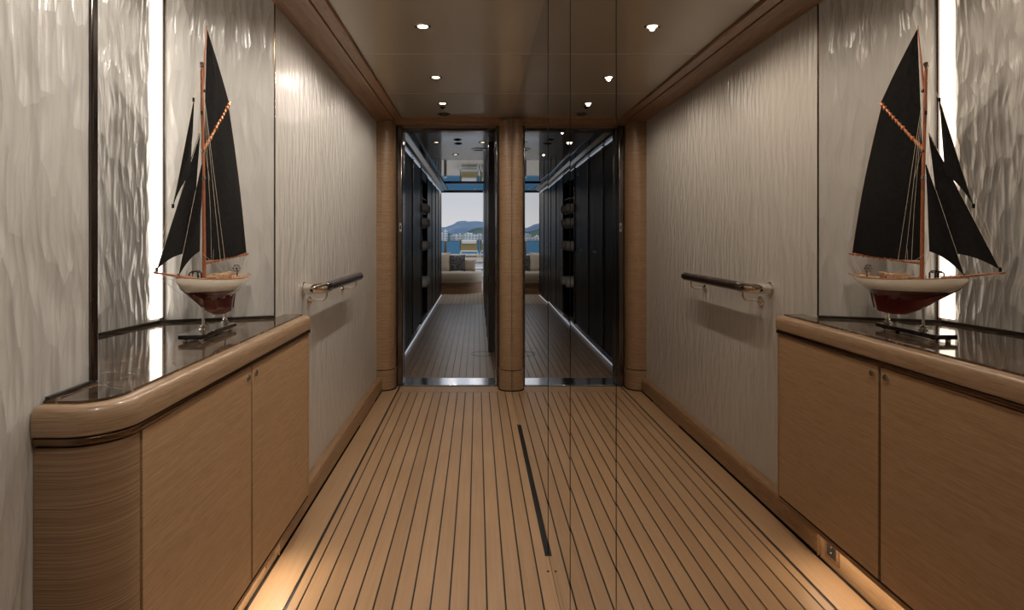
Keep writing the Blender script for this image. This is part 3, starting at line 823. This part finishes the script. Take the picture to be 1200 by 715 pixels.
# rigging
rg = MB(); r0 = .00055
def line(*ps, r=r0): rg.tube([P(*q) for q in ps], r, 5)
line((1.811, 1.752), (1.537, 1.123)); line((1.848, 1.878), (1.757, 1.63)) if False else None
line((1.808, 1.70), (1.757, 1.628), (1.634, 1.302), (1.540, 1.124))
line((1.810, 1.54), (1.800, 1.535), (1.549, 1.129))
line((1.810, 1.45), (1.664, 1.104))
line((1.823, 1.49, .004), (1.884, 1.315, .006), (1.96, 1.148, .004)); line((1.884, 1.315, .006), (1.885, 1.143, .004))
line((1.815, 1.665, .004), (1.845, 1.30, .012), (1.862, 1.137, .008))
for s in (-1, 1):
    line((1.816, 1.665, s*.004), (1.832, 1.085, s*.055)); line((1.816, 1.665, s*.004), (1.865, 1.083, s*.057))
    line((1.664, 1.104), (1.80, 1.084, s*.05)); line((1.549, 1.129), (1.537, 1.123))
    line((1.797, 1.172), (1.90, 1.085, s*.052)); line((1.538, 1.12), (1.70, 1.088, s*.03))
line((1.537, 1.120), (1.672, 1.053)); line((2.19, 1.152), (2.12, 1.082)); line((2.176, 1.156), (2.15, 1.083))
line((1.537, 1.123), (1.5355, 1.14), (1.549, 1.129))
rg.build('rigging', 'cord', yt)
b = MB()
for q in ((1.884, 1.315, .006), (1.634, 1.302, 0), (1.549, 1.129, 0), (1.664, 1.104, 0), (1.757, 1.628, 0), (1.812, 1.60, 0)):
    MB().tube([P(q[0], q[1]-.006, q[2]), P(q[0], q[1]+.006, q[2])], .0035, 8).build('block', 'blackmetal', yt)
# deck fittings
b = MB()
def lb(D, z, dx, l, w_, h, bev=.001):
    q = P(D, z, dx); b.box(q.x-w_/2, q.x+w_/2, q.y-l/2, q.y+l/2, q.z, q.z+h, bev)
lb(1.905, 1.074, 0, .10, .05, .014); b.build('cabin', 'deckwood', yt)
b = MB(); lb(1.985, 1.073, 0, .03, .034, .012); b.build('hatch', 'mast', yt); b = MB(); lb(1.72, 1.084, 0, .022, .026, .009); b.build('hatch', 'mast', yt)
b = MB(); b.tube([P(1.755, 1.084, -.012), P(1.755, 1.106, -.012), P(1.758, 1.112, -.006), P(1.758, 1.112, .010), P(1.755, 1.106, .014), P(1.755, 1.084, .014)], .0022, 6)
b.tube([P(1.778, 1.084, -.012), P(1.778, 1.106, -.012), P(1.776, 1.112, -.006), P(1.776, 1.112, .010), P(1.778, 1.106, .014), P(1.778, 1.084, .014)], .0022, 6)
b.tube([P(1.755, 1.108, -.010), P(1.778, 1.108, -.010)], .0022, 6); b.tube([P(1.755, 1.108, .012), P(1.778, 1.108, .012)], .0022, 6)
b.build('windlass', 'blackmetal', yt)
b = MB(); cc = P(2.085, 1.104)
b.tube([cc+Vector((.012*math.cos(a), 0, .012*math.sin(a))) for a in [2*PI*i/20 for i in range(21)]], .0012, 6)
for i in range(6):
    a = PI*i/3; b.tube([cc, cc+Vector((.0155*math.cos(a), 0, .0155*math.sin(a)))], .0009, 5)
b.tube([P(2.092, 1.074), P(2.090, 1.104), P(2.083, 1.104)], .0022, 6)
b.build('steering_wheel', 'bronze', yt)
b = MB(); rr = random.Random(3)
for k in range(16):
    c0 = P(1.88+rr.random()*.15, 1.088+rr.random()*.004, (rr.random()-.5)*.06); pts = []
    for i in range(14):
        a = i*.7+rr.random()*.3; R_ = .005+rr.random()*.004; pts.append(c0+Vector((R_*math.cos(a), R_*1.3*math.sin(a)+i*.0006, rr.random()*.005)))
    b.tube(pts, .0009, 4)
o = b.build('rope_coils', 'ropegold', yt); o['kind'] = 'stuff'
b = MB()
for i in range(9):
    for s in (-1, 1):
        u = .12+i*.1; q = P(lerp(D0, D1, u), cint(sheer, u), s*(cint(beam, u)-.003)); MB().lathe([(.0011, 0), (.0011, .009), (.002, .010), (.002, .012), (0, .013)], q, n=6).build('belaying_pin', 'ropegold', yt)
# stand
sd = math.radians(6)
def SR(x, y): return (x*math.cos(sd)-y*math.sin(sd), x*math.sin(sd)+y*math.cos(sd))
b = MB(); b.box(-.036, .036, -.118, .145, .008, .022, .003); o1 = b.build('stand_base', 'blackbase', yt); 
b = MB()
for x in (-.024, .024):
    for y in (-.095, .12): MB().lathe([(.007, 0), (.007, .006), (.005, .0085)], (x, y, 0), n=12).build('stand_foot', 'chrome', yt)
for D, zt in ((1.822, 1.001), (1.985, .962)):
    q = Vector((0, D-BY, .022)); zt -= .005
    b = MB(); b.lathe([(.0125, 0), (.0125, .004), (.009, .006), (.009, .012), (.006, .014), (.0038, .018), (.0038, zt-BZ-.022)], q, n=16)
    b.build('stand_post', 'chrome', yt)
yt.rotation_euler = (0, 0, math.radians(1.0))

# ------------------------------------------------------------------ outside: sofa, cushions, loungers
def rounded(mb, x0, x1, y0, y1, z0, z1, r): mb.box(x0, x1, y0, y1, z0, z1, r, 4)
sofa = thing('sofa', 'cream outdoor sofa with rounded right end on a wooden base', 'sofa', (0, 12.3, 0))
b = MB(); poly = [(-3.0, 0), (-.45, 0)]+[(-.45+.57*math.sin(a), .57-.57*math.cos(a)) for a in [PI/2*i/14 for i in range(1, 15)]]+[(.12, 1.0), (-3.0, 1.0)]
b.prism([(x*.99-.01 if x > -.9 else x, y+.03) for x, y in poly], 0, .24, True); b.build('base', 'sofabase', sofa)
b = MB()
def shrink(poly, k): return [(x-(k if x > -.5 else 0), y+k*.6) for x, y in poly]
b2 = [(0.02, .24), (0, .27), (0, .42), (.015, .45), (.04, .465)]
rings = []
for k, z in b2: rings.append([b.bm.verts.new((x-(k if x > -.5 else 0), y+k, z)) for x, y in poly])
for a_, c_ in zip(rings[:-1], rings[1:]):
    for i in range(len(poly)): b._f([a_[i], a_[(i+1) % len(poly)], c_[(i+1) % len(poly)], c_[i]], True)
b._f(rings[-1]); b._f(rings[0][::-1]); b.build('seat', 'sofa', sofa)
b = MB(); rounded(b, -3.0, -.62, .55, .95, .45, .80, .07); b.build('backrest', 'sofa', sofa)
def cushion(name, mat, x, y, z, s, tilt, yaw, label):
    mb = MB(); n = 12
    for sd_ in (-1, 1):
        rows = []
        for i in range(n+1):
            row = []
            for j in range(n+1):
                u, v = i/n*2-1, j/n*2-1; e = (1-u**4)*(1-v**4); k = 1-.10*(abs(u*v)**1.0)*0-.05*(1-abs(u))*0
                row.append(Vector((u*s/2*(1-.07*(1-v*v)), sd_*.07*max(e, 0)**.5, s/2+v*s/2*(1-.07*(1-u*u)))))
            rows.append(row)
        mb.grid(rows)
    o = mb.build(name, mat, weld=True); o.location = (x, y, z); o.rotation_euler = (tilt, 0, yaw)
    tag(o, label, 'cushion', 'cushions on the sofa'); return o
cushion('cushion', 'greycush', -.43, 12.66, .465, .37, -.25, .1, 'dark grey patterned cushion in the middle of the cream sofa')
cushion('cushion', 'beige', -.17, 12.70, .465, .27, -.35, -.2, 'small beige cushion at the rounded right end of the sofa')
cushion('cushion', 'sofa', -.80, 12.64, .465, .42, -.2, 0, 'plain cream cushion on the sofa, left of the dark patterned one')
def lounger():
    p = thing('sun_lounger', 'white framed sun lounger with khaki backrest on the upper deck', 'sun lounger', (-.30, 22, .455))
    b = MB()
    for s in (-1, 1): b.box(s*.33-.02, s*.33+.02, 0, 1.8, .20, .25, .006)
    b.box(-.35, .35, 0, .05, .20, .26, .006); b.box(-.35, .35, 1.76, 1.8, .20, .25, .006); b.box(-.35, .35, -.02, 0.02, .10, .13, .004)
    b.build('frame', 'white', p)
    for x in (-.33, .33):
        for y in (.03, 1.75): MB().box(x-.02, x+.02, y-.02, y+.02, 0, .2, .004).build('leg', 'white', p)
    b = MB(); b.box(-.31, .31, .6, 1.78, .25, .33, .02, 3); b.build('seat_cushion', 'khaki', p)
    b = MB(); b.extrude_x([(.0, .58), (.05, .62), (.60, .34), (.55, .25)], -.31, .31); b.extrude_x([(.0, .26), (.05, .26), (.05, .60), (.0, .60)], -.31, .31); b.build('backrest', 'khaki', p)
    b = MB(); b.box(-.28, .28, -.10, .06, .50, .66, .05, 4); b.build('pillow', 'white', p)
    b = MB()
    for s in (-1, 1): b.box(s*.335-.015, s*.335+.015, -.01, .03, .25, .66, .006)
    b.build('back_frame', 'darksteel', p)
    return p
l0 = lounger()
l1 = copy_tree(l0); l1.location = (.47, 22.1, .455); l1['label'] = 'second sun lounger, only a khaki sliver showing at the passage edge'
l0['group'] = l1['group'] = 'sun loungers'
# low dark bulwark posts at the deck edge
for k, (x, lb_) in enumerate(((-1.12, 'left of the lounger'), (1.3, 'right of the loungers'))):
    p = thing('deck_post', 'short dark post at the upper deck edge, '+lb_, 'post', (x, 20.5, .455))
    MB().box(-.05, .05, -.05, .05, 0, .62, .01).build('shaft', 'darksteel', p); MB().box(-.06, .06, -.06, .06, .62, .65, .008).build('cap', 'steel', p)

# sea, shore, mountains, town
struct(MB().quad((-6000, 26, -3.8), (6000, 26, -3.8), (6000, 9000, -3.8), (-6000, 9000, -3.8)).build('ground_sea', 'sea'))
def ridge(name, y, x0, x1, hs, depth, mat, n=160):
    mb = MB(); rows = []
    for i in range(n+1):
        x = lerp(x0, x1, i/n); h = hs(x); row = []
        for j in range(9):
            v = j/8; k = math.sin(v*PI)**.8; row.append(Vector((x, y+depth*(v-.5), -4+h*k*(1+.12*math.sin(x*.013+v*7)))))
        rows.append(row)
    mb.grid(rows); return mb.build(name, mat)
def mh(x):
    t = x/5500
    return 118+34*math.exp(-((t+.018)/.024)**2)+38*math.exp(-((t-.022)/.020)**2)-28*math.exp(-((t+.075)/.025)**2)+40*math.exp(-((t+.16)/.05)**2)+7*math.sin(x*.011)+5*math.sin(x*.034+1)+2.5*math.sin(x*.09)
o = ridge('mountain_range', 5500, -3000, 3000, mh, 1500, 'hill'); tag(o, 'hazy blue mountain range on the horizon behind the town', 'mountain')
o = ridge('shore_hill', 860, -420, 420, lambda x: 13+3*math.sin(x*.05)+2*math.sin(x*.13+2)+6*math.exp(-((x-15)/25)**2), 130, 'shore'); tag(o, 'low dark wooded shore hill behind the white buildings', 'hill')
struct(MB().box(-420, 420, 738, 860, -4.2, -3.2).build('ground_shore', 'shore'))
rr = random.Random(11)
protos = {}
for row in range(2):
    x = -190 if row == 0 else -200
    while x < 190:
        W_ = rr.uniform(5, 17); H_ = rr.uniform(4, 10) if row == 0 else rr.uniform(5, 13.5)
        mt_ = rr.choice(['fac1', 'fac1', 'fac2', 'fac3']); y = 745+row*28+rr.uniform(0, 8)
        b = MB(); b.box(-W_/2, W_/2, -5, 5, 0, H_); b.box(-W_/2+.5, W_/2-.5, -5.5, -5, H_*.33, H_*.36); b.box(-W_/2+.5, W_/2-.5, -5.5, -5, H_*.66, H_*.69)
        b.box(-W_*.25, W_*.1, -3, 3, H_, H_+1.4)
        o = b.build('building', mt_); o.location = (x+W_/2, y, -3.3 if row == 0 else -3.2)
        nm = {'fac1': 'white', 'fac2': 'cream', 'fac3': 'grey'}[mt_]
        tag(o, 'small %s apartment block in the %s row of the town across the water' % (nm, 'shore front' if row == 0 else 'rear'), 'building', '%s town blocks in the %s row' % (nm, 'front' if row == 0 else 'rear'))
        x += W_+rr.uniform(.5, 6)

# ------------------------------------------------------------------ sky
w = bpy.data.worlds.new('sky'); S.world = w; w.use_nodes = True
nt = w.node_tree; bg = nt.nodes['Background']
tc = N(nt, 'ShaderNodeTexCoord'); sx = N(nt, 'ShaderNodeSeparateXYZ'); nt.links.new(tc.outputs['Generated'], sx.inputs[0])
r = N(nt, 'ShaderNodeValToRGB')
e = r.color_ramp.elements; e[0].position = 0; e[0].color = (.60, .585, .59, 1); e[1].position = .5; e[1].color = (.54, .62, .74, 1)
n2 = e.new(.06); n2.color = (.50, .52, .56, 1)
nt.links.new(sx.outputs[2], r.inputs['Fac'])
nt.links.new(r.outputs[0], bg.inputs['Color']); bg.inputs['Strength'].default_value = 1.3

# ------------------------------------------------------------------ camera
cd = bpy.data.cameras.new('camera'); cam = bpy.data.objects.new('camera', cd); COL.objects.link(cam)
cam.location = (0, 0, 1.21); cam.rotation_euler = (PI/2, 0, 0)
cd.sensor_width = 36; cd.lens = 680*36/1200
cd.shift_x = 41/1200; cd.shift_y = -79.5/1200
cd.clip_start = .02; cd.clip_end = 20000
S.camera = cam
S.view_settings.view_transform = 'Standard'; S.view_settings.look = 'None'
S.view_settings.gamma = 1; S.view_settings.use_curve_mapping = False
S.view_settings.exposure = -.22
